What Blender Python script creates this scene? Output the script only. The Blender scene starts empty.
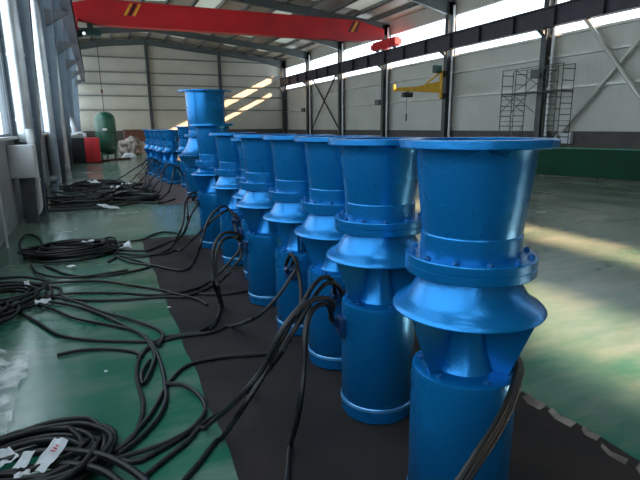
import bpy, bmesh, math, random
from mathutils import Vector, Matrix, noise
random.seed(7)
PI = math.pi
C = bpy.context.scene.collection
S = bpy.context.scene

# ------------------------------------------------------------------ camera
F, PITCH, ROLL, YAW, H = 498.7, 0.2249, -0.0104, 0.4130, 1.75
cy, sy, cp, sp = math.cos(YAW), math.sin(YAW), math.cos(PITCH), math.sin(PITCH)
FW = Vector((sy*cp, cy*cp, -sp)); RT0 = Vector((cy, -sy, 0)); UP0 = RT0.cross(FW)
RT = RT0*math.cos(ROLL) + UP0*math.sin(ROLL); UP = UP0*math.cos(ROLL) - RT0*math.sin(ROLL)
def ray(x, y): return FW + RT*((x-320)/F) - UP*((y-240)/F)
def on(x, y, ax, v):
    d = ray(x, y); t = (v - (0, 0, H)[ax]) / d[ax]
    return Vector((0, 0, H)) + d*t
def fl(x, y, z=0.0): return on(x, y, 2, z)
cam_d = bpy.data.cameras.new('camera'); cam = bpy.data.objects.new('camera', cam_d); C.objects.link(cam)
m3 = Matrix((RT, UP, -FW)).transposed()
cam.matrix_world = Matrix.Translation((0, 0, H)) @ m3.to_4x4()
cam_d.sensor_width = 36; cam_d.lens = F/640*36; cam_d.clip_end = 300
S.camera = cam

# ------------------------------------------------------------------ materials
def mat(name, col, rough=.5, metal=0, noise_amt=0, noise_scale=5, bump=0, bump_scale=40, coat=0, col2=None, spec=None, detail=4, stretch=None, rough_var=0):
    m = bpy.data.materials.new(name); m.use_nodes = True
    nt = m.node_tree; b = nt.nodes['Principled BSDF']
    b.inputs['Base Color'].default_value = (*col, 1); b.inputs['Roughness'].default_value = rough
    b.inputs['Metallic'].default_value = metal
    if coat: b.inputs['Coat Weight'].default_value = coat; b.inputs['Coat Roughness'].default_value = .12
    if spec is not None: b.inputs['Specular IOR Level'].default_value = spec
    tc = nt.nodes.new('ShaderNodeTexCoord'); vec = tc.outputs['Object']
    if stretch:
        mp = nt.nodes.new('ShaderNodeMapping'); mp.inputs['Scale'].default_value = stretch
        nt.links.new(vec, mp.inputs['Vector']); vec = mp.outputs['Vector']
    if noise_amt or col2:
        n = nt.nodes.new('ShaderNodeTexNoise'); n.inputs['Scale'].default_value = noise_scale; n.inputs['Detail'].default_value = detail
        nt.links.new(vec, n.inputs['Vector'])
        r = nt.nodes.new('ShaderNodeValToRGB')
        c2 = col2 if col2 else tuple(c*(1-noise_amt) for c in col)
        r.color_ramp.elements[0].position = .35; r.color_ramp.elements[0].color = (*c2, 1)
        r.color_ramp.elements[1].position = .65; r.color_ramp.elements[1].color = (*col, 1)
        nt.links.new(n.outputs['Fac'], r.inputs['Fac']); nt.links.new(r.outputs['Color'], b.inputs['Base Color'])
        if rough_var:
            mr = nt.nodes.new('ShaderNodeMapRange'); mr.inputs['To Min'].default_value = rough-rough_var; mr.inputs['To Max'].default_value = rough+rough_var
            mr.inputs['From Min'].default_value = .3; mr.inputs['From Max'].default_value = .7
            nt.links.new(n.outputs['Fac'], mr.inputs['Value']); nt.links.new(mr.outputs['Result'], b.inputs['Roughness'])
    if bump:
        n2 = nt.nodes.new('ShaderNodeTexNoise'); n2.inputs['Scale'].default_value = bump_scale; n2.inputs['Detail'].default_value = 3
        nt.links.new(vec, n2.inputs['Vector'])
        bp = nt.nodes.new('ShaderNodeBump'); bp.inputs['Strength'].default_value = bump; bp.inputs['Distance'].default_value = .01
        nt.links.new(n2.outputs['Fac'], bp.inputs['Height']); nt.links.new(bp.outputs['Normal'], b.inputs['Normal'])
    return m

def sheet_mat(name, col, axis, pitch=.25, dark=.8):
    """profiled steel sheet: vertical ribs by bump along one axis, light dust variation"""
    m = mat(name, col, .45, 0, noise_amt=.12, noise_scale=.6)
    nt = m.node_tree; b = nt.nodes['Principled BSDF']
    tc = nt.nodes.new('ShaderNodeTexCoord'); w = nt.nodes.new('ShaderNodeTexWave')
    w.bands_direction = axis; w.inputs['Scale'].default_value = 1/pitch/3.18
    nt.links.new(tc.outputs['Object'], w.inputs['Vector'])
    bp = nt.nodes.new('ShaderNodeBump'); bp.inputs['Strength'].default_value = .22; bp.inputs['Distance'].default_value = .02
    nt.links.new(w.outputs['Fac'], bp.inputs['Height']); nt.links.new(bp.outputs['Normal'], b.inputs['Normal'])
    return m

def floor_mat():
    m = mat('green_epoxy', (.009, .105, .066), .2, noise_scale=.7, col2=(.012, .088, .056), rough_var=.08, bump=.06, bump_scale=3)
    nt = m.node_tree; b = nt.nodes['Principled BSDF']
    tc = nt.nodes.new('ShaderNodeTexCoord')
    # streaky dusty wear over the paint; its grey also paints in reflection
    mp = nt.nodes.new('ShaderNodeMapping'); mp.inputs['Scale'].default_value = (.35, 1.1, 1); mp.inputs['Rotation'].default_value = (0, 0, .5)
    nt.links.new(tc.outputs['Object'], mp.inputs['Vector'])
    n = nt.nodes.new('ShaderNodeTexNoise'); n.inputs['Scale'].default_value = 1.6; n.inputs['Detail'].default_value = 7; n.inputs['Roughness'].default_value = .65
    nt.links.new(mp.outputs['Vector'], n.inputs['Vector'])
    # greyer on the open side and farther away: grazing reflection put into the colour
    sx = nt.nodes.new('ShaderNodeSeparateXYZ'); nt.links.new(tc.outputs['Object'], sx.inputs['Vector'])
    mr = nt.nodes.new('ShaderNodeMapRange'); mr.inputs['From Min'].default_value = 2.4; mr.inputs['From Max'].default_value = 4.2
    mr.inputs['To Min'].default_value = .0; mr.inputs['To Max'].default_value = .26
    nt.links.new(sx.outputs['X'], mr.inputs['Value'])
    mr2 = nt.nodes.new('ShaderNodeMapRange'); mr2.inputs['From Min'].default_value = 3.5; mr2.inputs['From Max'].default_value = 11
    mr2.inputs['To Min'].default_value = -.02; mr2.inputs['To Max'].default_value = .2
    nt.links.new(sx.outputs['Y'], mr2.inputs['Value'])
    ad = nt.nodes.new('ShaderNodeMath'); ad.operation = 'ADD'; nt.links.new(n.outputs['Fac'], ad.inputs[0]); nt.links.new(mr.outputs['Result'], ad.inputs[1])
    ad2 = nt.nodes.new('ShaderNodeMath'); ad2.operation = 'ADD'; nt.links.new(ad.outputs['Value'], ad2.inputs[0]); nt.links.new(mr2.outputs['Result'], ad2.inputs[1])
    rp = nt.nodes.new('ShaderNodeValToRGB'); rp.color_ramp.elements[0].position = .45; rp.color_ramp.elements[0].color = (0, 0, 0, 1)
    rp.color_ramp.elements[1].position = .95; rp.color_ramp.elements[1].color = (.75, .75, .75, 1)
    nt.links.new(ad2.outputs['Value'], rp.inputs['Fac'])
    mx = nt.nodes.new('ShaderNodeMix'); mx.data_type = 'RGBA'
    src = b.inputs['Base Color'].links[0].from_socket
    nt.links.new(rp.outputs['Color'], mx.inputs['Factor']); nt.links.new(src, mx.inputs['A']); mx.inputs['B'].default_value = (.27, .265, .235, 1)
    # saw-cut joints of the slab, wide apart
    br = nt.nodes.new('ShaderNodeTexBrick'); br.offset = 0; br.inputs['Scale'].default_value = 1
    br.inputs['Brick Width'].default_value = 6; br.inputs['Row Height'].default_value = 1.15; br.inputs['Mortar Size'].default_value = .06
    br.inputs['Color1'].default_value = (1, 1, 1, 1); br.inputs['Color2'].default_value = (1, 1, 1, 1); br.inputs['Mortar'].default_value = (.2, .2, .2, 1)
    mp2 = nt.nodes.new('ShaderNodeMapping'); mp2.inputs['Rotation'].default_value = (0, 0, PI/2)
    nt.links.new(tc.outputs['Object'], mp2.inputs['Vector']); nt.links.new(mp2.outputs['Vector'], br.inputs['Vector'])
    gt = nt.nodes.new('ShaderNodeMath'); gt.operation = 'GREATER_THAN'; gt.inputs[1].default_value = 8.2; nt.links.new(sx.outputs['X'], gt.inputs[0])
    ml = nt.nodes.new('ShaderNodeMix'); ml.data_type = 'RGBA'; ml.blend_type = 'MULTIPLY'
    nt.links.new(gt.outputs['Value'], ml.inputs['Factor']); nt.links.new(mx.outputs['Result'], ml.inputs['A']); nt.links.new(br.outputs['Color'], ml.inputs['B'])
    nt.links.new(ml.outputs['Result'], b.inputs['Base Color'])
    return m

def glass_mat():
    m = bpy.data.materials.new('window_glass'); m.use_nodes = True; nt = m.node_tree; nt.nodes.clear()
    o = nt.nodes.new('ShaderNodeOutputMaterial'); t = nt.nodes.new('ShaderNodeBsdfTransparent'); t.inputs['Color'].default_value = (.93, .96, .97, 1)
    g = nt.nodes.new('ShaderNodeBsdfGlossy'); g.inputs['Roughness'].default_value = .05
    mx = nt.nodes.new('ShaderNodeMixShader'); mx.inputs['Fac'].default_value = .06
    nt.links.new(t.outputs[0], mx.inputs[1]); nt.links.new(g.outputs[0], mx.inputs[2]); nt.links.new(mx.outputs[0], o.inputs['Surface'])
    return m
def film_mat():
    m = mat('patchy_film', (.8, .85, .86), .18, bump=.9, bump_scale=9)
    nt = m.node_tree; b = nt.nodes['Principled BSDF']; o = nt.nodes['Material Output']
    t = nt.nodes.new('ShaderNodeBsdfTransparent'); mx = nt.nodes.new('ShaderNodeMixShader')
    tc = nt.nodes.new('ShaderNodeTexCoord'); n = nt.nodes.new('ShaderNodeTexNoise'); n.inputs['Scale'].default_value = 5; n.inputs['Detail'].default_value = 5
    nt.links.new(tc.outputs['Object'], n.inputs['Vector'])
    mr = nt.nodes.new('ShaderNodeMapRange'); mr.inputs['From Min'].default_value = .35; mr.inputs['From Max'].default_value = .68; mr.inputs['To Min'].default_value = .0; mr.inputs['To Max'].default_value = .65
    nt.links.new(n.outputs['Fac'], mr.inputs['Value']); nt.links.new(mr.outputs['Result'], mx.inputs['Fac'])
    nt.links.new(t.outputs[0], mx.inputs[1]); nt.links.new(b.outputs[0], mx.inputs[2]); nt.links.new(mx.outputs[0], o.inputs['Surface'])
    return m
def emit_mat(name, col, st):
    m = bpy.data.materials.new(name); m.use_nodes = True; b = m.node_tree.nodes['Principled BSDF']
    b.inputs['Base Color'].default_value = (*col, 1); b.inputs['Emission Color'].default_value = (*col, 1); b.inputs['Emission Strength'].default_value = st
    return m

BLUE = mat('blue_paint', (.002, .155, .43), .27, metal=.6, noise_amt=.05, noise_scale=1.5, bump=.12, bump_scale=70, rough_var=.015)
BLUE2 = mat('blue_paint_dark', (.003, .035, .12), .42, noise_amt=.3, noise_scale=9, bump=.3, bump_scale=60)
BOLT = mat('bolt_blue', (.003, .09, .28), .45, metal=.3, noise_amt=.2, noise_scale=30)
BANDM = mat('blue_paint_highlight', (.08, .3, .6), .3, metal=.4, noise_amt=.15, noise_scale=8, coat=.4)  # lighter blue paints in the highlight on the motor's lower chamfer
RUB = mat('black_rubber', (.0055, .006, .0065), .5, spec=.35, noise_amt=.4, noise_scale=8, bump=.1)
RUBD = mat('dusty_black_rubber', (.014, .015, .016), .55, spec=.35, noise_amt=.5, noise_scale=5, bump=.1)
PAPER = mat('paper_tag', (.84, .86, .9), .7, noise_amt=.15, noise_scale=12)
INK = mat('red_ink', (.6, .05, .06), .7)
MATM = mat('rubber_mat', (.0105, .009, .0098), .7, spec=.18, noise_scale=1.3, col2=(.021, .016, .0155), bump=.25, bump_scale=25, rough_var=.1)
MATB = mat('rubber_mat_brown', (.09, .055, .048), .6, noise_scale=2, col2=(.06, .042, .038), bump=.25, bump_scale=25)
TAPE = mat('worn_tape', (.19, .165, .145), .6, noise_scale=9, col2=(.07, .055, .05), bump=.4, bump_scale=30)
COLM = mat('column_steel', (.13, .17, .21), .25, noise_amt=.2, noise_scale=2, coat=.2)
DARKM = mat('dark_steel', (.06, .065, .07), .45, noise_amt=.3, noise_scale=3)
RAFT = mat('rafter_steel', (.11, .125, .125), .45, noise_amt=.2, noise_scale=1)
PURL = mat('purlin_steel', (.16, .16, .145), .45, noise_amt=.2, noise_scale=1)
RUNM = mat('runway_beam_paint', (.04, .035, .05), .5, noise_amt=.3, noise_scale=2)
PVC = mat('white_pvc', (.62, .63, .64), .25, noise_amt=.1, noise_scale=3)
ZINC = mat('zinc_pipe', (.62, .65, .68), .28, metal=.8, noise_amt=.25, noise_scale=2)
REDM = mat('crane_red', (.58, .014, .022), .4, noise_amt=.2, noise_scale=1.2)
YEL = mat('crane_yellow', (.75, .42, .03), .45, noise_amt=.2, noise_scale=4)
BLK = mat('black_paint', (.012, .012, .014), .45, noise_amt=.2, noise_scale=4)
TEAL = mat('hoist_green', (.012, .06, .055), .45, noise_amt=.3, noise_scale=4)
TANK = mat('tank_green', (.008, .085, .05), .35, noise_amt=.2, noise_scale=3, coat=.3)
CABR = mat('cabinet_red', (.55, .02, .03), .4, noise_amt=.1)
CABK = mat('cabinet_black', (.012, .016, .02), .35, noise_amt=.2)
SCAF = mat('scaffold_grey', (.10, .11, .10), .5, metal=.3, noise_amt=.3)
BARR = mat('barrier_green', (.002, .045, .022), .7, spec=.2, noise_scale=.9, col2=(.003, .035, .018))
BRICK = mat('dado_brown_grey', (.075, .062, .06), .7, noise_scale=2, col2=(.055, .05, .05), bump=.4)
LOWW = mat('lower_wall_grey', (.30, .32, .34), .6, noise_amt=.2, noise_scale=2)
WALLR = sheet_mat('right_wall_sheet', (.50, .50, .455), 'Y')
WALLB = sheet_mat('back_wall_sheet', (.56, .52, .44), 'X')
ROOFM = sheet_mat('roof_sheet', (.36, .31, .25), 'Y')
GIRT = mat('girt_steel', (.20, .205, .19), .45, noise_amt=.2, noise_scale=2)
GIRTL = mat('girt_steel_lit', (.55, .55, .5), .35, metal=.3, noise_amt=.2, noise_scale=2)  # paler than the back girts: their lit look put into the colour
FRAME = mat('window_frame_grey', (.16, .17, .2), .5)
FRAMEW = mat('window_frame_white', (.6, .62, .65), .5, noise_amt=.1)
ALU = mat('white_enamel', (.55, .58, .62), .45, noise_amt=.1)
GLASS = glass_mat(); FILM = film_mat()
SKYL = emit_mat('translucent_roof_panel', (.62, .68, .60), .32)  # glow stands in for daylight passing through the panels
SKYB = emit_mat('added_roof_glow', (.85, .95, 1), 4.0)  # strong glow for the added panels out of view
RUST = mat('rusty_brown', (.16, .06, .035), .8, noise_scale=6, col2=(.08, .03, .02))
SACK = mat('pale_sacking', (.42, .36, .31), .85, noise_scale=4, col2=(.10, .075, .06), bump=.8, bump_scale=8)
FLOOR = floor_mat()

# ------------------------------------------------------------------ mesh helpers
class MB:
    def __init__(s): s.bm = bmesh.new()
    def box(s, a, b, rot=None, at=None, bevel=0):
        a, b = Vector(a), Vector(b)
        r = bmesh.ops.create_cube(s.bm, size=1)
        M = Matrix.Translation((a+b)/2) @ Matrix.Diagonal((*(b-a), 1))
        if rot is not None: M = (Matrix.Translation(at) if at else Matrix()) @ rot.to_4x4() @ M
        bmesh.ops.transform(s.bm, matrix=M, verts=r['verts'])
        if bevel:
            es = list({e for v in r['verts'] for e in v.link_edges})
            bmesh.ops.bevel(s.bm, geom=es, offset=bevel, segments=2, affect='EDGES', profile=.5)
        return s
    def bar(s, p, q, w, h, up=(0, 0, 1)):
        p, q = Vector(p), Vector(q); d = (q-p); L = d.length; d.normalize()
        u = Vector(up); x = d.cross(u)
        if x.length < 1e-4: x = d.cross(Vector((1, 0, 0)))
        x.normalize(); u = x.cross(d)
        M = Matrix((x, d, u)).transposed().to_4x4(); M.translation = (p+q)/2
        r = bmesh.ops.create_cube(s.bm, size=1)
        bmesh.ops.transform(s.bm, matrix=M @ Matrix.Diagonal((w, L, h, 1)), verts=r['verts']); return s
    def lathe(s, prof, n=64, c=(0, 0, 0), closed=False, a0=0):
        rings = []
        for r, z in prof:
            rings.append([s.bm.verts.new((c[0]+r*math.cos(a0+2*PI*i/n), c[1]+r*math.sin(a0+2*PI*i/n), c[2]+z)) for i in range(n)])
        pairs = list(zip(rings, rings[1:]))
        if closed: pairs.append((rings[-1], rings[0]))
        for A, B in pairs:
            for i in range(n): s.bm.faces.new((A[i], A[(i+1) % n], B[(i+1) % n], B[i]))
        if not closed:
            for R, rev in ((rings[0], True), (rings[-1], False)):
                s.bm.faces.new(R[::-1] if rev else R)
        return s
    def tube(s, pts, r, n=8, caps=True):
        pts = [Vector(p) for p in pts]; rings = []; T0 = None
        for i, p in enumerate(pts):
            t = (pts[min(i+1, len(pts)-1)] - pts[max(i-1, 0)])
            if t.length < 1e-7: t = Vector((0, 0, 1))
            t.normalize()
            if T0 is None:
                u = t.orthogonal().normalized()
            else:
                u = (u - t*u.dot(t))
                u = u.normalized() if u.length > 1e-5 else t.orthogonal().normalized()
            T0 = t; v = t.cross(u)
            rr = r[i] if isinstance(r, (list, tuple)) else r
            rings.append([s.bm.verts.new(p + (u*math.cos(2*PI*k/n)+v*math.sin(2*PI*k/n))*rr) for k in range(n)])
        for A, B in zip(rings, rings[1:]):
            for k in range(n): s.bm.faces.new((A[k], A[(k+1) % n], B[(k+1) % n], B[k]))
        if caps: s.bm.faces.new(rings[0][::-1]); s.bm.faces.new(rings[-1])
        return s
    def prism(s, poly, axis, a, b):
        """poly in the two other axes, extruded along axis from a to b"""
        def P(u, v, w): return (w, u, v) if axis == 0 else ((u, w, v) if axis == 1 else (u, v, w))
        A = [s.bm.verts.new(P(u, v, a)) for u, v in poly]; B = [s.bm.verts.new(P(u, v, b)) for u, v in poly]
        n = len(poly); s.bm.faces.new(A); s.bm.faces.new(B[::-1])
        for i in range(n): s.bm.faces.new((A[i], B[i], B[(i+1) % n], A[(i+1) % n]))
        return s
    def build(s, name, m, parent=None, smooth=True, loc=None):
        bmesh.ops.recalc_face_normals(s.bm, faces=s.bm.faces)
        me = bpy.data.meshes.new(name)
        if loc is not None: bmesh.ops.translate(s.bm, vec=-Vector(loc), verts=s.bm.verts)
        s.bm.to_mesh(me); s.bm.free()
        if smooth:
            me.polygons.foreach_set('use_smooth', [True]*len(me.polygons)); me.set_sharp_from_angle(angle=math.radians(35))
        me.materials.append(m); o = bpy.data.objects.new(name, me); C.objects.link(o)
        if loc is not None: o.location = loc
        if parent: o.parent = parent
        return o
def tag(o, label=None, cat=None, group=None, kind=None):
    if label: o['label'] = label
    if cat: o['category'] = cat
    if group: o['group'] = group
    if kind: o['kind'] = kind
    return o
def empty(name, loc, rz=0):
    o = bpy.data.objects.new(name, None); C.objects.link(o); o.location = loc; o.rotation_euler = (0, 0, rz); o.empty_display_size = .2
    return o
def thing(name, label, cat, loc=(0, 0, 0), rz=0, group=None): return tag(empty(name, loc, rz), label, cat, group)
def copy_tree(o, parent=None):
    c = o.copy(); C.objects.link(c)
    if parent: c.parent = parent
    for ch in list(o.children): copy_tree(ch, c)
    return c
def spline(pts, step=.05):
    """Catmull-Rom through pts"""
    P = [Vector(p) for p in pts]; P = [P[0]*2-P[1]] + P + [P[-1]*2-P[-2]]; out = []
    for i in range(1, len(P)-2):
        a, b, c, d = P[i-1:i+3]; n = max(2, min(40, int((c-b).length/step)))
        for k in range(n):
            t = k/n
            out.append(.5*((2*b)+(c-a)*t+(2*a-5*b+4*c-d)*t*t+(3*b-a-3*c+d)*t**3))
    out.append(P[-2]); return out

# ------------------------------------------------------------------ the hall
XL, XR, YB, YF = -1.5, 17.5, 47.9, -9.0
XRIDGE, ZRIDGE, SL = 4.5, 9.35, .098
def zroof(x): return ZRIDGE - SL*abs(x-XRIDGE)
YC = [-3.0, 3.3, 9.7, 16.0, 22.35, 28.7, 35.05, 41.4, 47.6]     # right columns
YCL = [-1.5, 5.0, 11.85, 19.2, 25.8, 32.2, 38.5, 45.0]          # left columns
def struct(o): o['kind'] = 'structure'; return o
wn = 0
struct(MB().box((XL-.3, YF-.3, -.2), (XR+.3, YB+.3, 0)).build('floor', FLOOR))
# roof: two sloping sheets left whole; glowing panels sit below
cl = MB()
for x0, x1 in ((XL-.3, XRIDGE), (XRIDGE, XR+.3)):
    cl.prism([(x0, zroof(x0)), (x1, zroof(x1)), (x1, zroof(x1)+.12), (x0, zroof(x0)+.12)], 1, YF-.3, YB+.3)
ceil = struct(cl.build('ceiling', ROOFM, smooth=False))
xs = []
x = XL+.5
while x < XR-.2:
    xs.append(x); x += 1.45
for x in xs:
    z = zroof(x)
    MB().box((x-.035, YF, z-.2), (x+.035, YB, z-.002)).box((x-.035, YF, z-.2), (x+.09, YB, z-.185)).build('purlin', PURL, ceil, smooth=False)
# right wall with a long strip window
WZ0, WZ1 = 5.22, 7.25
w = MB(); w.box((XR, YF, 0), (XR+.15, YB, WZ0)).box((XR, YF, WZ1), (XR+.15, YB, 8.05)).box((XR, YF, WZ0), (XR+.15, YF+1, WZ1))
wr = struct(w.build('wall_right', WALLR, smooth=False))
struct(MB().box((XR-.12, YF, 0), (XR, YB, 1.44)).build('baseboard_right', BRICK, smooth=False))
for z in (3.16, 4.38, 5.2):
    MB().box((XR-.18, YF, z-.045), (XR, YB, z+.045)).build('girt', GIRTL, wr, smooth=False)
def strip_window(x, y0, y1, z0, z1, nm, mullions, fr, th=.05, outside=1):
    global wn; wn += 1
    f = MB()
    f.box((x, y0, z0), (x+th*outside, y1, z0+.05)).box((x, y0, z1-.05), (x+th*outside, y1, z1))
    for i in range(mullions+1):
        yy = y0+(y1-y0)*i/mullions; f.box((x, yy-.025, z0), (x+th*outside, yy+.025, z1))
    o = struct(f.build('window_%d' % wn, fr, smooth=False))
    MB().box((x+.02*outside, y0, z0), (x+.03*outside, y1, z1)).build('glass_pane', GLASS, o, smooth=False)
    return o
for a, b in zip([YF+1]+YC[1:-1], YC[1:-1]+[YB-.1]):
    strip_window(XR+.03, a, b, WZ0, WZ1, '', 1, FRAMEW)
# left wall: low wall, tall windows between pilasters, head panel
LZ0, LZ1 = 1.56, 7.7
w = MB(); w.box((XL-.15, YF, 0), (XL, YB, LZ0)); w.box((XL-.15, YF, LZ1), (XL, YB, 8.8))
for y in YCL: w.box((XL-.15, y-.22, LZ0), (XL, y+.22, LZ1))
w.box((XL-.15, YF, LZ0), (XL, YF+3, LZ1))
wl = struct(w.build('wall_left', LOWW, smooth=False))
MB().box((XL-.02, YF, LZ0), (XL+.1, YB, LZ0+.05)).build('window_sill', FRAMEW, wl, smooth=False)
edges = [YF+3]+YCL+[YB]
for a, b in zip(edges, edges[1:]):
    strip_window(XL-.03, a+.22, b-.22, LZ0+.05, LZ1, '', 4, FRAME, outside=-1)
# back wall (gable) and front wall behind the camera
for y0, y1, nm in ((YB, YB+.15, 'wall_back'), (YF-.15, YF, 'wall_front')):
    w = MB()
    pts = [(XL-.15, 0), (XR+.15, 0), (XR+.15, zroof(XR+.15)), (XRIDGE, ZRIDGE), (XL-.15, zroof(XL-.15))]
    w.prism(pts, 1, y0, y1)
    ob = struct(w.build(nm, WALLB, smooth=False))
    if nm == 'wall_back':
        for z in (3.28, 4.45, 5.4, 6.4, 7.6): MB().box((XL, YB-.12, z-.06), (XR, YB, z+.05)).build('girt', GIRT, ob, smooth=False)
        for x in (4.72, 11.0):
            MB().box((x-.13, YB-.4, 0), (x+.13, YB-.12, zroof(x)-.3)).build('gable_post', DARKM, ob, smooth=False)
struct(MB().box((XL, YB-.16, 0), (XR, YB, 1.52)).build('baseboard_back', BRICK, smooth=False))
# translucent roof panels under the sheet; daylight through them put in as emission
k = 0
for ya in (12.2, 18.5, 24.9, 31.2, 37.6, 42.5):
    for xa in (xs[3], xs[5], xs[8], xs[10]):
        k += 1; wn += 1
        zz = zroof(xa+.72)-.03; q = MB(); q.prism([(xa+.06, zroof(xa+.06)-.012), (xa+1.39, zroof(xa+1.39)-.012), (xa+1.39, zroof(xa+1.39)-.004), (xa+.06, zroof(xa+.06)-.004)], 1, ya, ya+2.9); struct(q.build('window_%d' % wn, SKYL, smooth=False))
for ya in (-4.2, -.6, 3.7, 6.9):  # unseen glowing panels added overhead to put highlights on the pumps
    for xa in (XL+.1, XL+1.55):
        wn += 1; x1_ = xa+1.3
        q = MB(); q.prism([(xa, zroof(xa)-.012), (x1_, zroof(x1_)-.012), (x1_, zroof(x1_)-.004), (xa, zroof(xa)-.004)], 1, ya, ya+2.4); struct(q.build('window_%d' % wn, SKYB, smooth=False))
# ---- rafters
def names(i): return i
RN = ['behind the camera', 'above the camera', 'first in view at the right', 'second from the camera', 'third, just in front of the red crane', 'fourth, just behind the red crane', 'fifth from the camera', 'sixth, next to the gable', 'against the gable wall']
for i, y in enumerate(YC):
    if i < 2: continue
    t = thing('roof_rafter', 'grey steel roof rafter of the hall frame, ' + RN[i], 'rafter', (0, y, 0), 0, 'roof rafters across the hall')
    for sgn, xa, xb in ((-1, XL+.05, XRIDGE), (1, XRIDGE, XR-.05)):
        za, zb = zroof(xa)-.21, zroof(xb)-.21
        da, db = (.75, .42) if sgn < 0 else (.42, .75)
        xm = xa+2.6 if sgn < 0 else xb-2.6; zm = zroof(xm)-.21
        web = [(xa, za), (xb, zb), (xb, zb-db), (xm, zm-.42), (xa, za-da)]
        MB().prism(web, 1, -.006, .006).build('web', RAFT, t, smooth=False)
        f = MB(); f.bar((xa, 0, za), (xb, 0, zb), .22, .015)
        pl = [(xa, za-da), (xm, zm-.42), (xb, zb-db)]
        for p, q in zip(pl, pl[1:]): f.bar((p[0], 0, p[1]), (q[0], 0, q[1]), .22, .015)
        f.build('flange', RAFT, t, smooth=False)
# ---- columns
RL = {9.7: 'nearest in view on the right edge', 16.0: 'beside the scaffold tower', 22.35: 'carrying the yellow jib crane', 28.7: 'under the right end of the red crane', 35.05: 'near side of the far cross brace', 41.4: 'second from the far corner', 47.6: 'in the far right corner'}
for y in YC[2:]:
    t = thing('steel_column', 'grey steel wall column on the right wall, ' + RL[y], 'column', (XR-.1, y, 0), 0, 'steel columns of the right wall')
    zt = zroof(XR)-.25
    MB().box((-.40, -.14, 0), (-.385, .14, zt)).box((-.015, -.14, 0), (0, .14, zt)).build('flange', DARKM, t, smooth=False)
    MB().box((-.39, -.006, 0), (-.01, .006, zt)).build('web', DARKM, t, smooth=False)
    b = MB(); b.prism([(-.4, 5.46), (-.74, 5.46), (-.74, 5.40), (-.4, 5.18)], 1, -.1, .1).build('crane_bracket', DARKM, t, smooth=False)
    MB().box((-.44, -.25, 0), (.02, .25, .03)).build('base_plate', DARKM, t, smooth=False)
    if y < 47:
        t = MB().tube([(XR-.32, y-.32, 0), (XR-.32, y-.32, 7.6)], .06, 12).build('downpipe', PVC)
        tag(t, 'white downpipe in front of the right-wall column ' + RL[y], 'pipe', 'white downpipes of the right wall')
LL = {5.0: 'beside the camera', 11.85: 'nearest and widest at the left edge', 19.2: 'second from the left edge', 25.8: 'third from the left edge', 32.2: 'fourth, beyond the black cabinet', 38.5: 'fifth from the left edge', 45.0: 'last before the back wall'}
for y in YCL[2:]:
    t = thing('steel_column', 'tapered blue-grey steel column on the left wall, ' + LL[y], 'column', (XL, y, 0), 0, 'tapered columns of the left wall')
    zt = zroof(XL)-.3
    xb, xt = .40, .74
    MB().prism([(0, 0), (xb, 0), (xt, zt), (0, zt)], 1, -.006, .006).build('web', COLM, t, smooth=False)
    MB().prism([(xb, 0), (xb+.02, 0), (xt+.02, zt), (xt, zt)], 1, -.16, .16).prism([(0, 0), (.02, 0), (.02, zt), (0, zt)], 1, -.16, .16).build('flange', COLM, t, smooth=False)
    MB().prism([(xb, 5.46), (xb+.65, 5.46), (xb+.65, 5.36), (xb, 4.95)], 1, -.1, .1).build('crane_bracket', DARKM, t, smooth=False)
for (px, y, r, d) in ((-1.155, 11.25, .07, 'low white pipe with an elbow below the electrical box, before the nearest left column'), (-1.33, 18.7, .16, 'bright downpipe in front of the second left column'), (-1.33, 25.3, .16, 'bright downpipe in front of the third left column'), (-1.33, 31.7, .16, 'bright downpipe by the left wall beyond the black cabinet')):
    zt = 8.2 if y > 12 else 1.75
    pts = [(px, y, zt), (px, y, .5), (px, y, .3), (px-.03, y-.02, .18), (px-.1, y-.05, .11), (px-.25, y-.1, .1)]
    m = MB().tube(spline(pts, .1), r, 16)
    for z in ((1.2, 3.4, 5.6) if y > 12 else (.75,)): m.tube([(px, y, z), (px, y, z+.06)], r+.012, 16)
    tag(m.build('downpipe', ZINC if y > 12 else PVC), d, 'pipe', 'bright downpipes of the left wall')
m = MB().tube([(-1.24, 11.5, 1.5), (-1.24, 11.5, 8.2)], .15, 24)
for z in (1.9, 3.1, 4.3, 5.5, 6.7): m.tube([(-1.24, 11.5, z), (-1.24, 11.5, z+.05)], .162, 24)
tag(m.build('air_duct', ZINC), 'widest silver duct, running up beside the nearest left column', 'duct')
# electrical box below the sill on the left wall
t = thing('electrical_box', 'white metal electrical box on the left wall below the window sill', 'electrical box', (XL, 10.9, 0))
MB().box((0, -.22, .86), (.42, .22, 1.46), bevel=.012).build('cabinet_body', ALU, t)
MB().box((.03, -.235, .89), (.39, -.222, 1.43), bevel=.004).build('door', ALU, t)
MB().box((.14, -.12, 0), (.34, .06, .86)).build('cable_trunking', DARKM, t)
tag(MB().tube([(XL+.12, 8.6, 0), (XL+.12, 8.6, 1.3)], .02, 8).build('conduit_pipe', PVC), 'thin white conduit standing against the low left wall', 'pipe')
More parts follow.
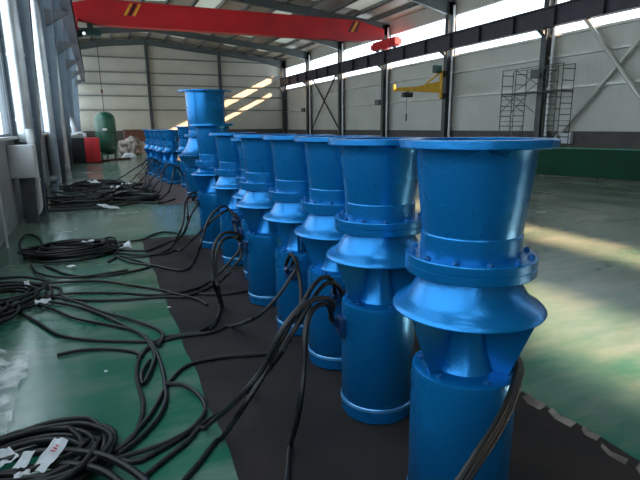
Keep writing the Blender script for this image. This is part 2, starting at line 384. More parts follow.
# runway beams
for x, lab in ((XR-.66, 'dark crane runway beam along the right wall across the strip window'), (XL+1.05, 'dark crane runway beam along the left wall')):
    t = thing('runway_beam', lab, 'crane rail', (x, 0, 0))
    MB().box((-.007, YF+.5, 5.48), (.007, YB-.3, 6.16)).build('web', RUNM, t, smooth=False)
    m = MB().box((-.16, YF+.5, 5.46), (.16, YB-.3, 5.48)).box((-.16, YF+.5, 6.16), (.16, YB-.3, 6.18))
    m.build('flange', RUNM, t, smooth=False)
    m = MB(); y = YF+1
    while y < YB-1:
        m.box((-.15, y-.006, 5.48), (.15, y+.006, 6.16)); y += 2.12
    m.build('stiffener', RUNM, t, smooth=False)
    MB().box((-.03, YF+.5, 6.18), (.03, YB-.3, 6.25)).build('rail', DARKM, t, smooth=False)
# cross braces
for i, (a, b, lab) in enumerate(((( 15.6, .75), (9.9, 6.95), 'at the right picture edge, rising away from camera'), ((15.6, 7.1), (9.9, .35), 'at the right picture edge, rising towards the camera'),
                      ((40.9, 5.2+.6), (35.5, 1.4), 'in the far bay, higher at its far end'), ((40.9, 1.4), (35.5, 5.9), 'in the far bay, higher at its near end'))):
    x = XR-.2-.09*(i % 2)
    o = MB().tube([(x, a[0], a[1]), (x, b[0], b[1])], .06 if i > 1 else .085, 12).build('brace_rod', GIRTL if i < 2 else DARKM)
    tag(o, 'round steel brace on the right wall ' + lab, 'brace')
# flood lamps on the right columns
for y, z, lab in ((16.0, 3.7, 'by the scaffold tower'), (28.7, 3.15, 'left of the yellow jib crane'), (41.4, 3.1, 'near the far cross brace')):
    t = thing('floodlight', 'small black wall floodlight on the right wall column ' + lab, 'lamp', (XR-.52, y+.05, z), .4, 'floodlights on the right wall')
    MB().box((-.42, -.18, -.15), (-.3, .22, .18), bevel=.02).build('lamp_housing', BLK, t)
    MB().box((-.43, -.15, -.12), (-.42, .19, .15)).build('lens', DARKM, t, smooth=False)
    MB().bar((-.32, 0, 0), (.02, 0, -.08), .04, .04).build('bracket', BLK, t)
# ---- red overhead crane
YK = 28.1
t = thing('overhead_crane', 'red overhead travelling crane spanning the hall above the pumps', 'crane', (0, YK, 0))
g = MB()
x0, x1 = XL+.75, XR-.9
g.prism([(x0, 6.9), (x0+1.2, 6.66), (x1-1.4, 6.66), (x1, 6.84), (x1, 7.4), (x1-1.6, 7.74), (x0+1.2, 7.74), (x0, 7.45)], 1, -.22, .22)
g.box((x0+1.2, -.29, 6.63), (x1-1.4, .29, 6.66)).box((x0+1.2, -.29, 7.74), (x1-1.6, .29, 7.77))
g.build('girder', REDM, t, smooth=False)
for x in (XL+1.05, XR-.66):
    e = MB().box((x-.18, -1.3, 6.33), (x+.18, 1.3, 6.83)).box((x-.22, -1.45, 6.42), (x+.22, -1.3, 6.72)).box((x-.22, 1.3, 6.42), (x+.22, 1.45, 6.72)).build('end_carriage', REDM, t, smooth=False)
    for y in (-1., 1.):
        MB().tube([(x-.07, y, 6.375), (x+.07, y, 6.375)], .12, 20).build('wheel', DARKM, e)
for xa, cols in ((1.85, (YEL, BLK, YEL)), (14.15, (BLK, YEL, BLK))):
    for j, mm in enumerate(cols):
        MB().prism([(xa+j*.2, 7.12), (xa+.12+j*.2, 7.12), (xa+.46+j*.2, 7.7), (xa+.34+j*.2, 7.7)], 1, -.232, -.221).build('warning_stripe', mm, t, smooth=False)
h = MB().box((-.1, -.35, 6.12), (.75, .35, 6.42), bevel=.05); h.tube([(-.35, 0, 6.2), (-.1, 0, 6.2)], .17, 16); h.box((.15, -.12, 6.4), (.4, .12, 6.66))
h = h.build('hoist', TEAL, t)
MB().tube([(.3, 0, 6.15), (.3, 0, 5.9)], .015, 6).build('rope', BLK, h)
MB().tube([(-.02, -.37, 6.16), (-.02, -.40, 6.16)], .07, 12).build('hoist_lamp', emit_mat('lamp_glow', (1, 1, 1), 1.2), h)
# ---- yellow jib crane on the fourth column
yj = 22.2; xj = XR-.55
t = thing('jib_crane', 'yellow wall-mounted jib crane swung out from a right wall column', 'crane', (xj, yj, 0))
MB().box((-.2, -.16, 4.15), (.05, .16, 4.45)).build('wall_bracket', BLK, t)
MB().box((-.2, -.16, 3.05), (.05, .16, 3.35)).build('wall_bracket', BLK, t)
MB().tube([(-.28, 0, 3.1), (-.28, 0, 4.5)], .09, 14).build('pivot_post', YEL, t)
MB().prism([(-.3, 3.36), (-3.1, 3.42), (-3.1, 3.56), (-1.7, 3.66), (-1.0, 3.82), (-.3, 3.95)], 1, -.03, .03).box((-3.15, -.09, 3.4), (-.3, .09, 3.44)).box((-3.15, -.05, 3.38), (-3.05, .05, 3.72)).build('jib_arm', YEL, t, smooth=False)
MB().bar((-.3, 0, 4.45), (-1.25, 0, 3.75), .1, .07).build('brace', YEL, t)
h = MB().box((-2.6, -.14, 3.12), (-2.05, .14, 3.36), bevel=.04).tube([(-2.3, 0, 3.2), (-2.3, 0, 3.45)], .05, 10).build('hoist', BLK, t)
MB().tube([(-2.35, 0, 3.15), (-2.35, 0, 2.6)], .012, 6).build('chain', BLK, h)
MB().tube([(-2.35, 0, 2.3), (-2.35, 0, 1.95)], .035, 8).build('pendant_control', BLK, t)
MB().tube([(-2.35, 0, 2.6), (-2.35, 0, 2.25)], .01, 6).build('pendant_cable', BLK, t)
MB().box((-.75, -.15, 4.35), (-.35, .15, 4.72), bevel=.03).build('motor', TEAL, t)
# ---- scaffold tower
t = thing('scaffold_tower', 'thin grey mobile scaffold tower standing against the right wall', 'scaffold', (16.55, 0, 0))
ya, yb_ = 14.25, 17.35
for y in (ya, ya+.75, yb_-.75, yb_):
    m = MB()
    hi = 3.95
    for x in (-.3, .3): m.tube([(x, y, .12), (x, y, hi)], .018, 8)
    z = .4
    while z < hi+.05:
        m.tube([(-.3, y, z), (.3, y, z)], .016, 6); z += .42
    m.build('frame', SCAF, t)
for x in (-.3, .3):
    for y0, y1 in ((ya, ya+.75), (yb_-.75, yb_)):
        for k in range(6): MB().tube([(x, y0, .5+.45*k), (x, y1, .5+.45*k)], .012, 6).build('rung', SCAF, t)
    for a, b in (((ya, 3.95), (yb_, 3.95)), ((ya, 3.0), (yb_, 3.0)), ((yb_-.75, 3.9), (ya+.75, 3.05)), ((yb_-.75, 3.05), (ya+.75, 3.9)), ((yb_, 3.0), (yb_-1.3, 2.2)), ((yb_, 2.2), (yb_-.9, 3.0)), ((yb_, .6), (yb_-.75, 1.7))):
        MB().tube([(x, a[0], a[1]), (x, b[0], b[1])], .014, 6).build('brace', SCAF, t)
MB().box((-.32, ya, 2.97), (.32, yb_, 3.0)).build('platform', SCAF, t)
for x in (-.3, .3):
    for y in (ya, ya+.75, yb_-.75, yb_):
        MB().tube([(x-.02, y, .07), (x+.02, y, .07)], .07, 14).build('caster', BLK, t)
# ---- green barrier, grey box on the wall
a, b = Vector((13.3, 15.0, 0)), Vector((16.4, 5.2, 0)); d = (b-a).normalized(); nrm = Vector((-d.y, d.x, 0))
t = thing('green_barrier', 'long low dark green sheeted barrier across the right side of the floor', 'barrier', a, math.atan2(d.y, d.x))
L = (b-a).length
MB().box((0, -.025, .03), (L, .025, .93)).build('panel', BARR, t, smooth=False)
MB().box((0, -.04, .93), (L, .04, .97)).build('top_rail', mat('barrier_rail', (.02, .16, .09), .5), t, smooth=False)
for i in range(6):
    MB().box((L*i/5-.03, .025, 0), (L*i/5+.03, .085, .95)).build('post', BARR, t, smooth=False)
o = MB().box((XR-.3, 14.45, .96), (XR-.12, 14.95, 1.40), bevel=.02).build('wall_box', ALU, loc=(XR-.12, 14.7, 1.2)); tag(o, 'small pale box fixed on the dark dado of the right wall', 'electrical box')

# ------------------------------------------------------------------ far end things
t = thing('air_receiver_tank', 'tall dark green vertical air tank on short legs near the far end', 'tank', (.55, 30.5, 0))
prof = [(.01, .3), (.3, .34), (.46, .45), (.53, .62), (.54, .75), (.54, 2.2), (.5, 2.38), (.38, 2.52), (.2, 2.6), (.01, 2.62)]
MB().lathe(prof, 40).build('tank_body', TANK, t)
MB().lathe([(.545, 1.5), (.552, 1.5), (.552, 1.53), (.545, 1.53)], 40, closed=True).build('weld_band', BLK, t)
for k in range(3):
    a = k*2*PI/3+.4; MB().box((.4*math.cos(a)-.05, .4*math.sin(a)-.05, 0), (.4*math.cos(a)+.05, .4*math.sin(a)+.05, .6)).build('leg', TANK, t)
MB().tube([(0, 0, 2.6), (0, 0, 6.3)], .02, 8).build('air_pipe', DARKM, t)
MB().tube([(0, 0, 3.6), (0, 0, 3.8)], .06, 8).build('valve', RUST, t)
MB().box((-.16, -.56, 1.62), (.05, -.535, 1.74)).build('nameplate', PAPER, t)
t = thing('compressor_cabinet', 'black and red compressor cabinet standing by the left wall', 'compressor', (-.7, 28.3, 0))
MB().box((-.75, 0, .05), (.15, 1.3, 1.28), bevel=.02).build('black_housing', CABK, t)
MB().box((.15, 0, .05), (.85, 1.3, 1.28), bevel=.02).build('red_housing', CABR, t)
MB().box((-.7, .05, 0), (.8, 1.25, .06)).build('plinth', BLK, t)
MB().box((.45, -.012, .15), (.47, .0, 1.2)).build('door_gap', BLK, t)
o = MB(); 
for i in range(7):
    x = -.6+.13*i; o.box((x-.15, .3, 0), (x+.15, .7, .12+.1*math.sin(i*2.1)**2+.02*i), bevel=.04)
o = o.build('wrapping_sheet', PAPER); o.location = (-.75, 28.3, 1.285)
tag(o, 'crumpled pale sheet lying on the black compressor cabinet', 'sheet')
o = MB().tube(spline([(-1.0, 29.6, 1.3), (-1.0, 29.6, 1.8), (-1.15, 29.6, 2.3)]), .12, 10).build('exhaust_pipe', ALU); tag(o, 'short pale pipe rising behind the black cabinet', 'pipe')
# heap of pale sacks and a rusty bin in front of the back wall
def lump(name, c, s, m, seed, amp=.3):
    bm = bmesh.new(); bmesh.ops.create_icosphere(bm, subdivisions=4, radius=1)
    for v in bm.verts:
        n = noise.noise(v.co*1.7+Vector((seed, 0, 0)))*amp + noise.noise(v.co*4.5+Vector((seed, 3, 0)))*amp*.4
        v.co = v.co*(1+n); v.co.x *= s[0]; v.co.y *= s[1]; v.co.z = max(0, v.co.z+.35)*s[2]
    q = MB(); q.bm.free(); q.bm = bm; o = q.build(name, m); o.location = c; return o
tag(lump('sack_heap', (2.3, 37.0, 0), (1.1, .9, .8), SACK, 1), 'heap of pale striped sacking near the far wall', 'heap')
t = thing('rusty_bin', 'rust brown open bin behind the pale heap', 'bin', (2.7, 39.5, 0))
MB().box((-.8, -.5, .1), (.8, .5, 1.55), bevel=.03).build('bin_body', RUST, t)
MB().box((-.85, -.55, 1.55), (.85, .55, 1.63)).build('rim', RUST, t)
for sx_ in (-.7, .7): MB().box((sx_-.06, -.45, 0), (sx_+.06, .45, .1)).build('skid', BLK, t)
tag(lump('plastic_bag', (1.72, 32.0, 0), (.38, .25, .22), PAPER, 5), 'small white plastic bag on the floor before the pale heap', 'bag')
# long red pipe on the floor right of the cabinet
tag(MB().tube([(.0, 29.2, .05), (1.7, 31.0, .05)], .05, 8).build('steel_bar', RUST), 'rust red bar lying on the floor by the green tank', 'bar')

# ------------------------------------------------------------------ floor mats
def wavy_mat(x0, x1, y0, y1, m, name, lab, seed):
    bm = bmesh.new(); pts = []
    N = 60
    for i in range(N+1): pts.append((x0+.012*math.sin(i*1.3+seed), y0+(y1-y0)*i/N))
    for i in range(N, -1, -1): pts.append((x1+.03*noise.noise(Vector((i*.35, seed, 0)))*2, y0+(y1-y0)*i/N))
    q = MB(); q.prism(pts, 2, .0005, .006); o = q.build(name, m, smooth=False); tag(o, lab, 'mat'); return o
wavy_mat(.5, 2.46, -3, 8.3, MATM, 'rubber_mat', 'long dark grey-brown floor mat under the front row of pumps', 1)
wavy_mat(1.25, 3.3, 11.9, 21, MATB, 'rubber_mat', 'brown floor mat under the far group of pumps', 3)
# worn tape edge
rnd = random.Random(3); bm = MB(); y = 1.3
while y < 3.4:
    l = rnd.uniform(.10, .22); wdt = rnd.uniform(.05, .10); x = 2.42+rnd.uniform(-.03, .02)
    poly = [(x-wdt/2, y), (x+wdt/2, y+.02), (x+wdt/2-.02, y+l*.6), (x+wdt/2, y+l), (x-wdt/2+.02, y+l-.02), (x-wdt/2-.01, y+l*.5)]
    if y < 2.75 or True: bm.prism(poly, 2, .006, .009)
    y += l+rnd.uniform(.01, .03)
tag(bm.build('worn_tape', TAPE, smooth=False), 'cracked pale tape along the right edge of the front mat', 'tape')

# ------------------------------------------------------------------ pumps
def make_pump(label, loc, rz, Rf=.302, zf=1.658, Rt=.229, Rn=.199, Rc=.264, zc=1.155, Rb=.314, zb=1.0, Rm=.223, zm=.725, seg=72, box=(-2.9, .56)):
    t = thing('submersible_pump', label, 'pump', loc, rz, 'blue submersible pumps')
    # outlet flange on top
    MB().lathe([(Rt-.01, zf-.018), (Rf-.004, zf-.018), (Rf, zf-.014), (Rf, zf+.011), (Rf-.003, zf+.014), (Rt-.012, zf+.014)], seg, closed=True).build('outlet_flange', BLUE, t)
    L = zf-zc
    zb0 = zc+.075
    out = [(Rn+.004, zb0), (Rn+.004, zb0+.085), (Rn, zb0+.09), (Rn+.002, zb0+.10), (Rt, zf-.075), (Rt+.002, zf-.04), (Rt+.009, zf-.018)]
    inn = [(Rt-.01, zf-.02), (Rn-.012, zb0+.1), (Rn-.012, zb0)]
    MB().lathe(out+inn, seg, closed=True).build('outlet_barrel', BLUE, t)
    # bolted collar: two plates
    m = MB().lathe([(Rn-.03, zc), (Rc-.004, zc), (Rc, zc+.004), (Rc, zc+.034), (Rc-.003, zc+.036), (Rc-.003, zc+.039), (Rc, zc+.041), (Rc, zc+.071), (Rc-.004, zc+.075), (Rn-.03, zc+.075)], seg, closed=True)
    co = m.build('bolted_collar', BLUE, t)
    rb = (Rn+Rc)/2+.006; bmesh_b = None
    for k in range(12):
        a = 2*PI*k/12+.13
        if bmesh_b is None:
            q = MB(); q.lathe([(.0135, 0), (.0135, .010), (.011, .012)], 6).lathe([(.0065, .010), (.0065, .018)], 10)
            bo = q.build('bolt', BOLT, co); bmesh_b = bo.data
        else:
            bo = bpy.data.objects.new('bolt', bmesh_b); C.objects.link(bo); bo.parent = co
        bo.location = (rb*math.cos(a), rb*math.sin(a), zc+.073); bo.rotation_euler = (0, 0, a)
    # intake bell
    d = zc-zb; g = Rb-Rn
    o1 = [(Rn+.003, zc), (Rn+.006, zc-.03), (Rn+g*.18, zc-d*.38), (Rn+g*.38, zc-d*.62), (Rn+g*.62, zc-d*.80), (Rn+g*.86, zb+.018), (Rb-.004, zb+.006), (Rb, zb), (Rb-.002, zb-.006), (Rb-.012, zb-.006)]
    i1 = [(Rn+g*.8, zb-.002), (Rn+g*.55, zc-d*.84), (Rn+g*.3, zc-d*.66), (Rn+g*.08, zc-d*.42), (Rn-.012, zc-.03), (Rn-.014, zc)]
    MB().lathe(o1+i1, seg, closed=True).build('intake_bell', BLUE, t)
    # hub cone between bell and motor
    hz = zb-zm
    MB().lathe([(Rm*.57, zm), (Rm*.52, zm+.02), (Rm*.44, zm+hz*.3), (Rm*.38, zm+hz*.6), (Rm*.35, zb), (Rm*.34, zc-.02)], 48).build('hub_cone', BLUE, t)
    for ang in (-56, -176, 64):
        a = math.radians(ang); r0 = Rm*.37
        q = MB(); q.prism([(r0, zm+.001), (Rm*.86, zm+.001), (Rm*1.04, zm+hz*.4), (Rb*.93, zb-.001), (Rn+g*.5, zc-d*.80), (r0, zc-d*.5)], 1, -.007, .007)
        bmesh.ops.rotate(q.bm, cent=(0, 0, 0), matrix=Matrix.Rotation(a, 3, 'Z'), verts=q.bm.verts)
        q.build('guide_rib', BLUE, t, smooth=False)
    # motor
    mt = MB().lathe([(Rm-.03, .03), (Rm-.008, .035), (Rm-.004, .080), (Rm-.004, .098), (Rm, .104), (Rm, zm-.03), (Rm-.004, zm-.008), (Rm-.02, zm), (Rm-.05, zm)], seg).build('motor_body', BLUE, t)
    MB().lathe([(Rm-.004, .078), (Rm+.004, .082), (Rm+.004, .100), (Rm, .105), (Rm-.006, .10)], seg, closed=True).build('chamfer_highlight', BANDM, mt)  # chamfer ring with its bright reflection painted on
    MB().lathe([(Rm*.75, 0), (Rm-.010, 0), (Rm-.003, .008), (Rm-.002, .03), (Rm-.003, .078), (Rm*.75, .078)], seg, closed=True).build('base_cap', BLUE, t)
    bo_m = None
    for k in range(6):
        a = 2*PI*k/6+.35
        if bo_m is None:
            q = MB(); q.lathe([(.014, 0), (.014, .011), (.011, .013)], 6); bo = q.build('bolt', BOLT, mt); bo_m = bo.data
        else: bo = bpy.data.objects.new('bolt', bo_m); C.objects.link(bo); bo.parent = mt
        bo.location = ((Rm*.84)*math.cos(a), (Rm*.84)*math.sin(a), zm)
    # cable entry box on the side
    if box:
        a, zz = box
        q = MB(); q.box((Rm-.015, -.055, zz-.055), (Rm+.035, .055, zz+.06), bevel=.012)
        bmesh.ops.rotate(q.bm, cent=(0, 0, 0), matrix=Matrix.Rotation(a, 3, 'Z'), verts=q.bm.verts)
        jb = q.build('junction_box', BLUE2, t)
        for s_ in (-.025, .025):
            q = MB(); q.tube([(Rm+.03, s_, zz+.005), (Rm+.055, s_, zz+.025), (Rm+.07, s_*1.1, zz+.045)], .017, 12)
            bmesh.ops.rotate(q.bm, cent=(0, 0, 0), matrix=Matrix.Rotation(a, 3, 'Z'), verts=q.bm.verts)
            q.build('cable_gland', BLUE2, jb)
    return t
def box_world(loc, a, zz, Rm=.223, s_=0, rz=0):
    return Vector((loc[0]+(Rm+.07)*math.cos(a+rz)-s_*math.sin(a+rz), loc[1]+(Rm+.07)*math.sin(a+rz)+s_*math.cos(a+rz), zz+.045))
P = [(1.376, 1.589), (1.471, 2.486), (1.542, 3.201), (1.522, 3.888), (1.492, 4.694), (1.655, 5.50), (1.587, 6.294), (1.545, 7.352)]
BA = 2.95
pa = make_pump('nearest and largest-looking blue pump at the right front, cables down its right side', (*P[0], .0065), 0, zf=1.674, box=(.5, .5))
p2 = make_pump('second blue pump from the camera, cables arching left from its motor', (*P[1], .0065), 0, box=(BA, .57))
def cp_pump(lab, x, y, z=.0065, rz=0, s=1):
    c = copy_tree(p2); c.location = (x, y, z); c.rotation_euler = (0, 0, rz); c['label'] = lab; c.scale = (s, s, s); return c
cp_pump('third blue pump from the camera in the front row', *P[2], rz=-2.0-BA)
cp_pump('fourth blue pump from the camera in the front row, one cable sagging to the mat', *P[3], rz=-2.3-BA)
cp_pump('fifth blue pump from the camera in the front row, two cables looping left', *P[4], rz=.03)
cp_pump('blue pump mostly hidden behind the fifth of the front row', *P[5], rz=.1, s=.97)
cp_pump('seventh blue pump from the camera, left one of the front row with the lower rim', *P[6], rz=-1.9-BA)
p7 = make_pump('blue pump at the left end of the front row, its top rim slightly raised', (*P[7], .0065), 0, Rf=.31, zf=1.775, Rt=.235, Rn=.205, Rc=.27, zc=1.20, Rb=.335, zb=1.08, Rm=.262, zm=.82, box=(BA, .66))
# the tall one
P8 = (2.66, 13.3)
p8 = make_pump('tallest blue pump, standing high above the far group with wide open top', (*P8, .0065), 0, Rf=.67, zf=2.63, Rt=.49, Rn=.465, Rc=.58, zc=1.50, Rb=.77, zb=1.05, Rm=.62, zm=.72, box=(BA, .5))
for (x, y, s, lab) in ((2.45, 15.3, 1.06, 'blue pump directly left behind the tallest pump'), (2.16, 16.4, 1, 'rightmost blue pump of the small far group'), (2.07, 17.3, 1, 'second blue pump from the right in the small far group'),
                       (2.06, 18.2, 1, 'middle blue pump of the small far group'), (2.0, 19.1, 1, 'second blue pump from the left in the small far group'), (1.9, 20.0, 1, 'leftmost and farthest blue pump of the small far group')):
    cp_pump(lab, x, y, rz=random.uniform(-.1, .1), s=s)

# ------------------------------------------------------------------ cables
cable_n = 0
def cable(pts, r, lab, m=RUB, group='black power cables on the floor', tags=None, zoff=0, name='power_cable'):
    """pts: ('f', px, py) on the floor, (px, py, Y) on the vertical plane at Y, or a Vector"""
    out = []
    for p in pts:
        if isinstance(p, Vector): out.append(p)
        elif p[0] == 'f': q = fl(p[1], p[2], r+.002+zoff); out.append(q)
        else: out.append(on(p[0], p[1], 1, p[2]))
    for q in out:
        if q.z < r+.002: q.z = r+.002
        if .5 < q.x < 2.46 and -3 < q.y < 8.3: q.z = max(q.z, r+.008)
    sp_ = spline(out, .05)
    for q in sp_: q.z = max(q.z, r+.001)
    o = MB().tube(sp_, r, 8).build(name, m)
    tag(o, lab, 'cable', group); return o
def coil(cx, cy_, rx, ry, turns, seed, r, n=14, ph=0, rot=0, drift=(0, 0), h=.0):
    rn = random.Random(seed); out = []
    N = int(turns*n)
    for i in range(N+1):
        a = ph+2*PI*i/n; k = i/n
        f = 1+.13*math.sin(k*1.7+seed)+rn.uniform(-.05, .05)
        x = rx*f*math.cos(a); y = ry*f*math.sin(a)
        X = cx+x*math.cos(rot)-y*math.sin(rot)+drift[0]*k+.05*math.sin(k*2.3+seed); Y = cy_+x*math.sin(rot)+y*math.cos(rot)+drift[1]*k+.05*math.cos(k*1.9+seed)
        Z = r+.003+(k % 4)*r*1.1+h+abs(math.sin(a*1.3+seed))*r*.6
        out.append(Vector((X, Y, Z)))
    return out
R1 = .0148
b2a, b2b = box_world(P[1], BA, .575, s_=-.025), box_world(P[1], BA, .575, s_=.025)
# from the second pump
cable([b2a, (333, 302, 2.30), (321, 298, 2.22), (306, 303, 2.15), (294, 314, 2.1), (283, 329, 2.08), (274, 346, 2.1), (262, 370, 2.15), (238, 398, 2.2), ('f', 205, 428), ('f', 187, 442), ('f', 152, 470), ('f', 125, 492)], R1,
      'pale-topped black cable arching from the second pump down to the green floor', RUBD)
cable([b2b, (328, 305, 2.32), (317, 306, 2.2), (309, 316, 2.1), (305, 335, 2.02), (304, 368, 1.98), (299, 411, 1.95), ('f', 291, 446), ('f', 287, 478), ('f', 285, 500)], R1,
      'single black cable hanging almost straight down before the second pump')
# from the third pump
b3a, b3b = box_world(P[2], -2.0, .58, s_=-.025), box_world(P[2], -2.0, .58, s_=.025)
cable([b3a, (333, 281, 2.82), (324, 277, 2.75), (313, 286, 2.65), (302, 305, 2.55), (283, 335, 2.4), (272, 356, 2.35), (262, 378, 2.3), (240, 412, 2.25), ('f', 222, 438), ('f', 200, 462), ('f', 180, 485), ('f', 165, 500)], R1,
      'black cable from the third pump running beside the pale-topped one')
cable([b3b, (337, 285, 2.83), (327, 283, 2.76), (316, 294, 2.65), (304, 314, 2.5), (288, 340, 2.4), (276, 360, 2.3), ('f', 250, 392), ('f', 225, 410), ('f', 190, 432), ('f', 160, 450), ('f', 130, 462)] + coil(-.40, 2.72, .30, .24, 5.6, 5, R1, drift=(-.015, -.01), ph=.3), R1,
      'black cable from the third pump ending in the big near coil')
# from the fourth pump
b4a, b4b = box_world(P[3], -2.3, .605, s_=-.025), box_world(P[3], -2.3, .605, s_=.025)
cable([b4a+Vector((0,0,0)), (291, 254, 3.58), (296, 262, 3.52), (299, 275, 3.5), (301, 292, 3.4), (299, 315, 3.3), ('f', 290, 340), ('f', 281, 350), ('f', 270, 354), ('f', 221, 358), ('f', 187, 366), ('f', 168, 384), ('f', 158, 402), ('f', 148, 418), ('f', 130, 438), ('f', 112, 452)] + coil(-.45, 2.74, .31, .25, 4.6, 11, R1, drift=(-.01, .0), ph=0, h=.02), R1,
      'black cable crossing the mat edge and curling down to the near coil')
cable([b4b, (295, 258, 3.57), (297, 267, 3.55), (289, 280, 3.55), (279, 295, 3.5), (262, 313, 3.42), (246, 322, 3.35), ('f', 232, 327), ('f', 212, 333), ('f', 185, 336), ('f', 162, 341), ('f', 146, 350), ('f', 138, 362), ('f', 137, 380), ('f', 143, 405), ('f', 136, 432), ('f', 118, 450), ('f', 95, 462)] + coil(-.48, 2.66, .33, .24, 4.2, 2, R1, ph=.5, h=.035), R1,
      'black cable sagging from the fourth pump and bending towards the near coil', RUBD)
# from the fifth pump: two loops to the left
b5a, b5b = box_world(P[4], BA+.03, .605, s_=-.025), box_world(P[4], BA+.03, .605, s_=.025)
cable([b5a, (241, 236, 4.45), (231, 232, 4.4), (221, 235, 4.35), (215, 244, 4.3), (212, 258, 4.25), (212, 274, 4.2), (215, 288, 4.15), ('f', 220, 304), ('f', 217, 320), ('f', 205, 329), ('f', 192, 334), ('f', 166, 337), ('f', 150, 345), ('f', 138, 358)], R1,
      'black cable looping high from the fifth pump and dropping to the mat')
cable([b5b, (241, 240, 4.5), (232, 237, 4.4), (223, 240, 4.38), (217, 252, 4.3), (215, 266, 4.25), (217, 280, 4.2), (219, 292, 4.15), ('f', 222, 308), ('f', 214, 326), ('f', 208, 330)], R1,
      'short black cable end looping from the fifth pump beside its twin')
# from the hidden / seventh pump
cable([box_world(P[5], BA, .6), (240, 248, 5.3), (234, 257, 5.25), (227, 265, 5.2), (217, 275, 5.2), ('f', 207, 284), ('f', 196, 289), ('f', 173, 294), ('f', 150, 295), ('f', 120, 293), ('f', 77, 293), ('f', 50, 296), ('f', 30, 300)] + coil(-1.1, 5.75, .42, .5, 4.3, 4, R1, ph=.4), R1,
      'black cable running straight left from the pumps to the middle coil')
cable([box_world(P[5], BA, .58), (242, 253, 5.35), (235, 265, 5.3), (228, 274, 5.2), ('f', 218, 284), ('f', 203, 291), ('f', 185, 297), ('f', 160, 297), ('f', 120, 300), ('f', 80, 300), ('f', 62, 296), ('f', 60, 288), ('f', 45, 287)] + coil(-1.15, 6.0, .45, .45, 3.7, 9, R1, ph=.2, h=.02), R1,
      'lower of two parallel black cables running left to the middle coil')
# loose ones in the left foreground
rows = [
 ('long curved black cable below the middle coil, nearest the camera', [(0, 306), (15, 310), (37, 322), (57, 334), (80, 339), (112, 341), (160, 341), (180, 336), (200, 333)]),
 ('black cable fanning right from the middle coil, lowest of the fan', [(20, 300), (50, 308), (75, 318), (110, 325), (135, 331), (150, 341), (158, 356), (163, 372), (165, 386), (166, 400), (158, 418), (140, 438), (118, 455)]),
 ('black cable fanning right from the middle coil, in the middle of the fan', [(40, 300), (75, 306), (100, 314), (125, 326), (142, 335), (150, 345), (155, 356), (150, 372), (143, 384), (142, 372), (150, 360)]),
 ('black cable fanning right from the middle coil, topmost of the fan', [(45, 295), (77, 302), (100, 311), (130, 319), (157, 329), (163, 337), (158, 346)]),
 ('short black cable end lying alone on the green floor', [(57, 355), (82, 350), (110, 349), (135, 352), (142, 357)]),
 ('thin black cable passing above the two parallel ones to the mat', [(30, 284), (65, 282), (100, 281), (130, 285), (160, 290), (176, 294), (196, 299), (207, 305)]),
 ('black cable looping over the mat edge back towards the near coil', [(165, 384), (180, 384), (192, 389), (203, 400), (205, 410), (200, 420), (190, 430), (170, 441), (142, 451), (120, 458), (100, 470)]),
 ('black cable below the far coil with one cut end', [(30, 262), (36, 272), (55, 277), (80, 277), (110, 273), (128, 270)]),
 ('black cable from the mat curving under the far coil', [(45, 266), (70, 275), (100, 276), (130, 272), (150, 266), (135, 260), (120, 256), (108, 262)]),
 ('dark cable crossing the mat towards the fifth pump', [(199, 294), (225, 294), (245, 291), (262, 288)]),
 ('black cable making a wide ring at the edge of the far coil', [(40, 254), (42, 244), (36, 236), (26, 235), (20, 241), (21, 250), (30, 255), (42, 258), (60, 262)]),
]
for i, (lab, pts) in enumerate(rows):
    cable([('f', *p) for p in pts], R1, lab, RUBD if i % 3 == 0 else RUB, zoff=.004*(i % 4))
# sixth/seventh/eighth pump cables and the far coils
cable([box_world(P[6], -1.9, .6), (227, 207, 6.1), (221, 207, 6.0), (213, 213, 5.95), (207, 223, 5.9), (203, 236, 5.85), (199, 250, 5.8), ('f', 195, 261), ('f', 189, 268), ('f', 182, 271), ('f', 168, 269), ('f', 154, 266), ('f', 130, 262), ('f', 115, 255)] + coil(-.45, 7.55, .5, .36, 5.3, 21, R1, drift=(.02, .05), ph=0), R1,
      'black cable hanging from the seventh pump and running left to the far coil')
cable([box_world(P[6], -1.9, .6, s_=.03), (230, 210, 6.15), (222, 213, 6.0), (213, 220, 5.95), (203, 229, 5.9), (192, 240, 5.85), ('f', 180, 251), ('f', 165, 254), ('f', 145, 255), ('f', 120, 253), ('f', 95, 250)] + coil(-.3, 7.8, .42, .3, 4.6, 22, R1, drift=(-.1, .0), ph=0, h=.02), R1,
      'black cable hanging from the seventh pump, right one of the pair')
bw7 = box_world(P[7], BA, .66, Rm=.262)
cable([bw7, (196, 193, 7.2), (190, 194, 7.1), (185, 202, 7.05), (184, 218, 7.0), (180, 232, 6.95), ('f', 174, 241), ('f', 160, 246), ('f', 146, 251), ('f', 120, 250), ('f', 100, 247)] + coil(-.55, 8.0, .42, .32, 4.4, 23, R1, drift=(.06, -.02), ph=0, h=.03), R1,
      'leftmost black cable hanging from the left end pump of the front row')
cable([bw7+Vector((0, .04, 0)), (193, 197, 7.15), (187, 199, 7.1), (187, 208, 7.0), (188, 220, 6.95), ('f', 182, 236), ('f', 168, 232), ('f', 155, 234), ('f', 140, 240), ('f', 112, 242), ('f', 90, 241), ('f', 70, 244)], R1,
      'black cable from the left end pump curling along the mat end')
cable([bw7+Vector((0, -.04, -.02)), (198, 203, 7.1), (192, 213, 7.0), (186, 228, 6.95), ('f', 180, 238), ('f', 168, 250), ('f', 150, 256), ('f', 130, 257)], R1,
      'black cable falling diagonally from the left end pump')
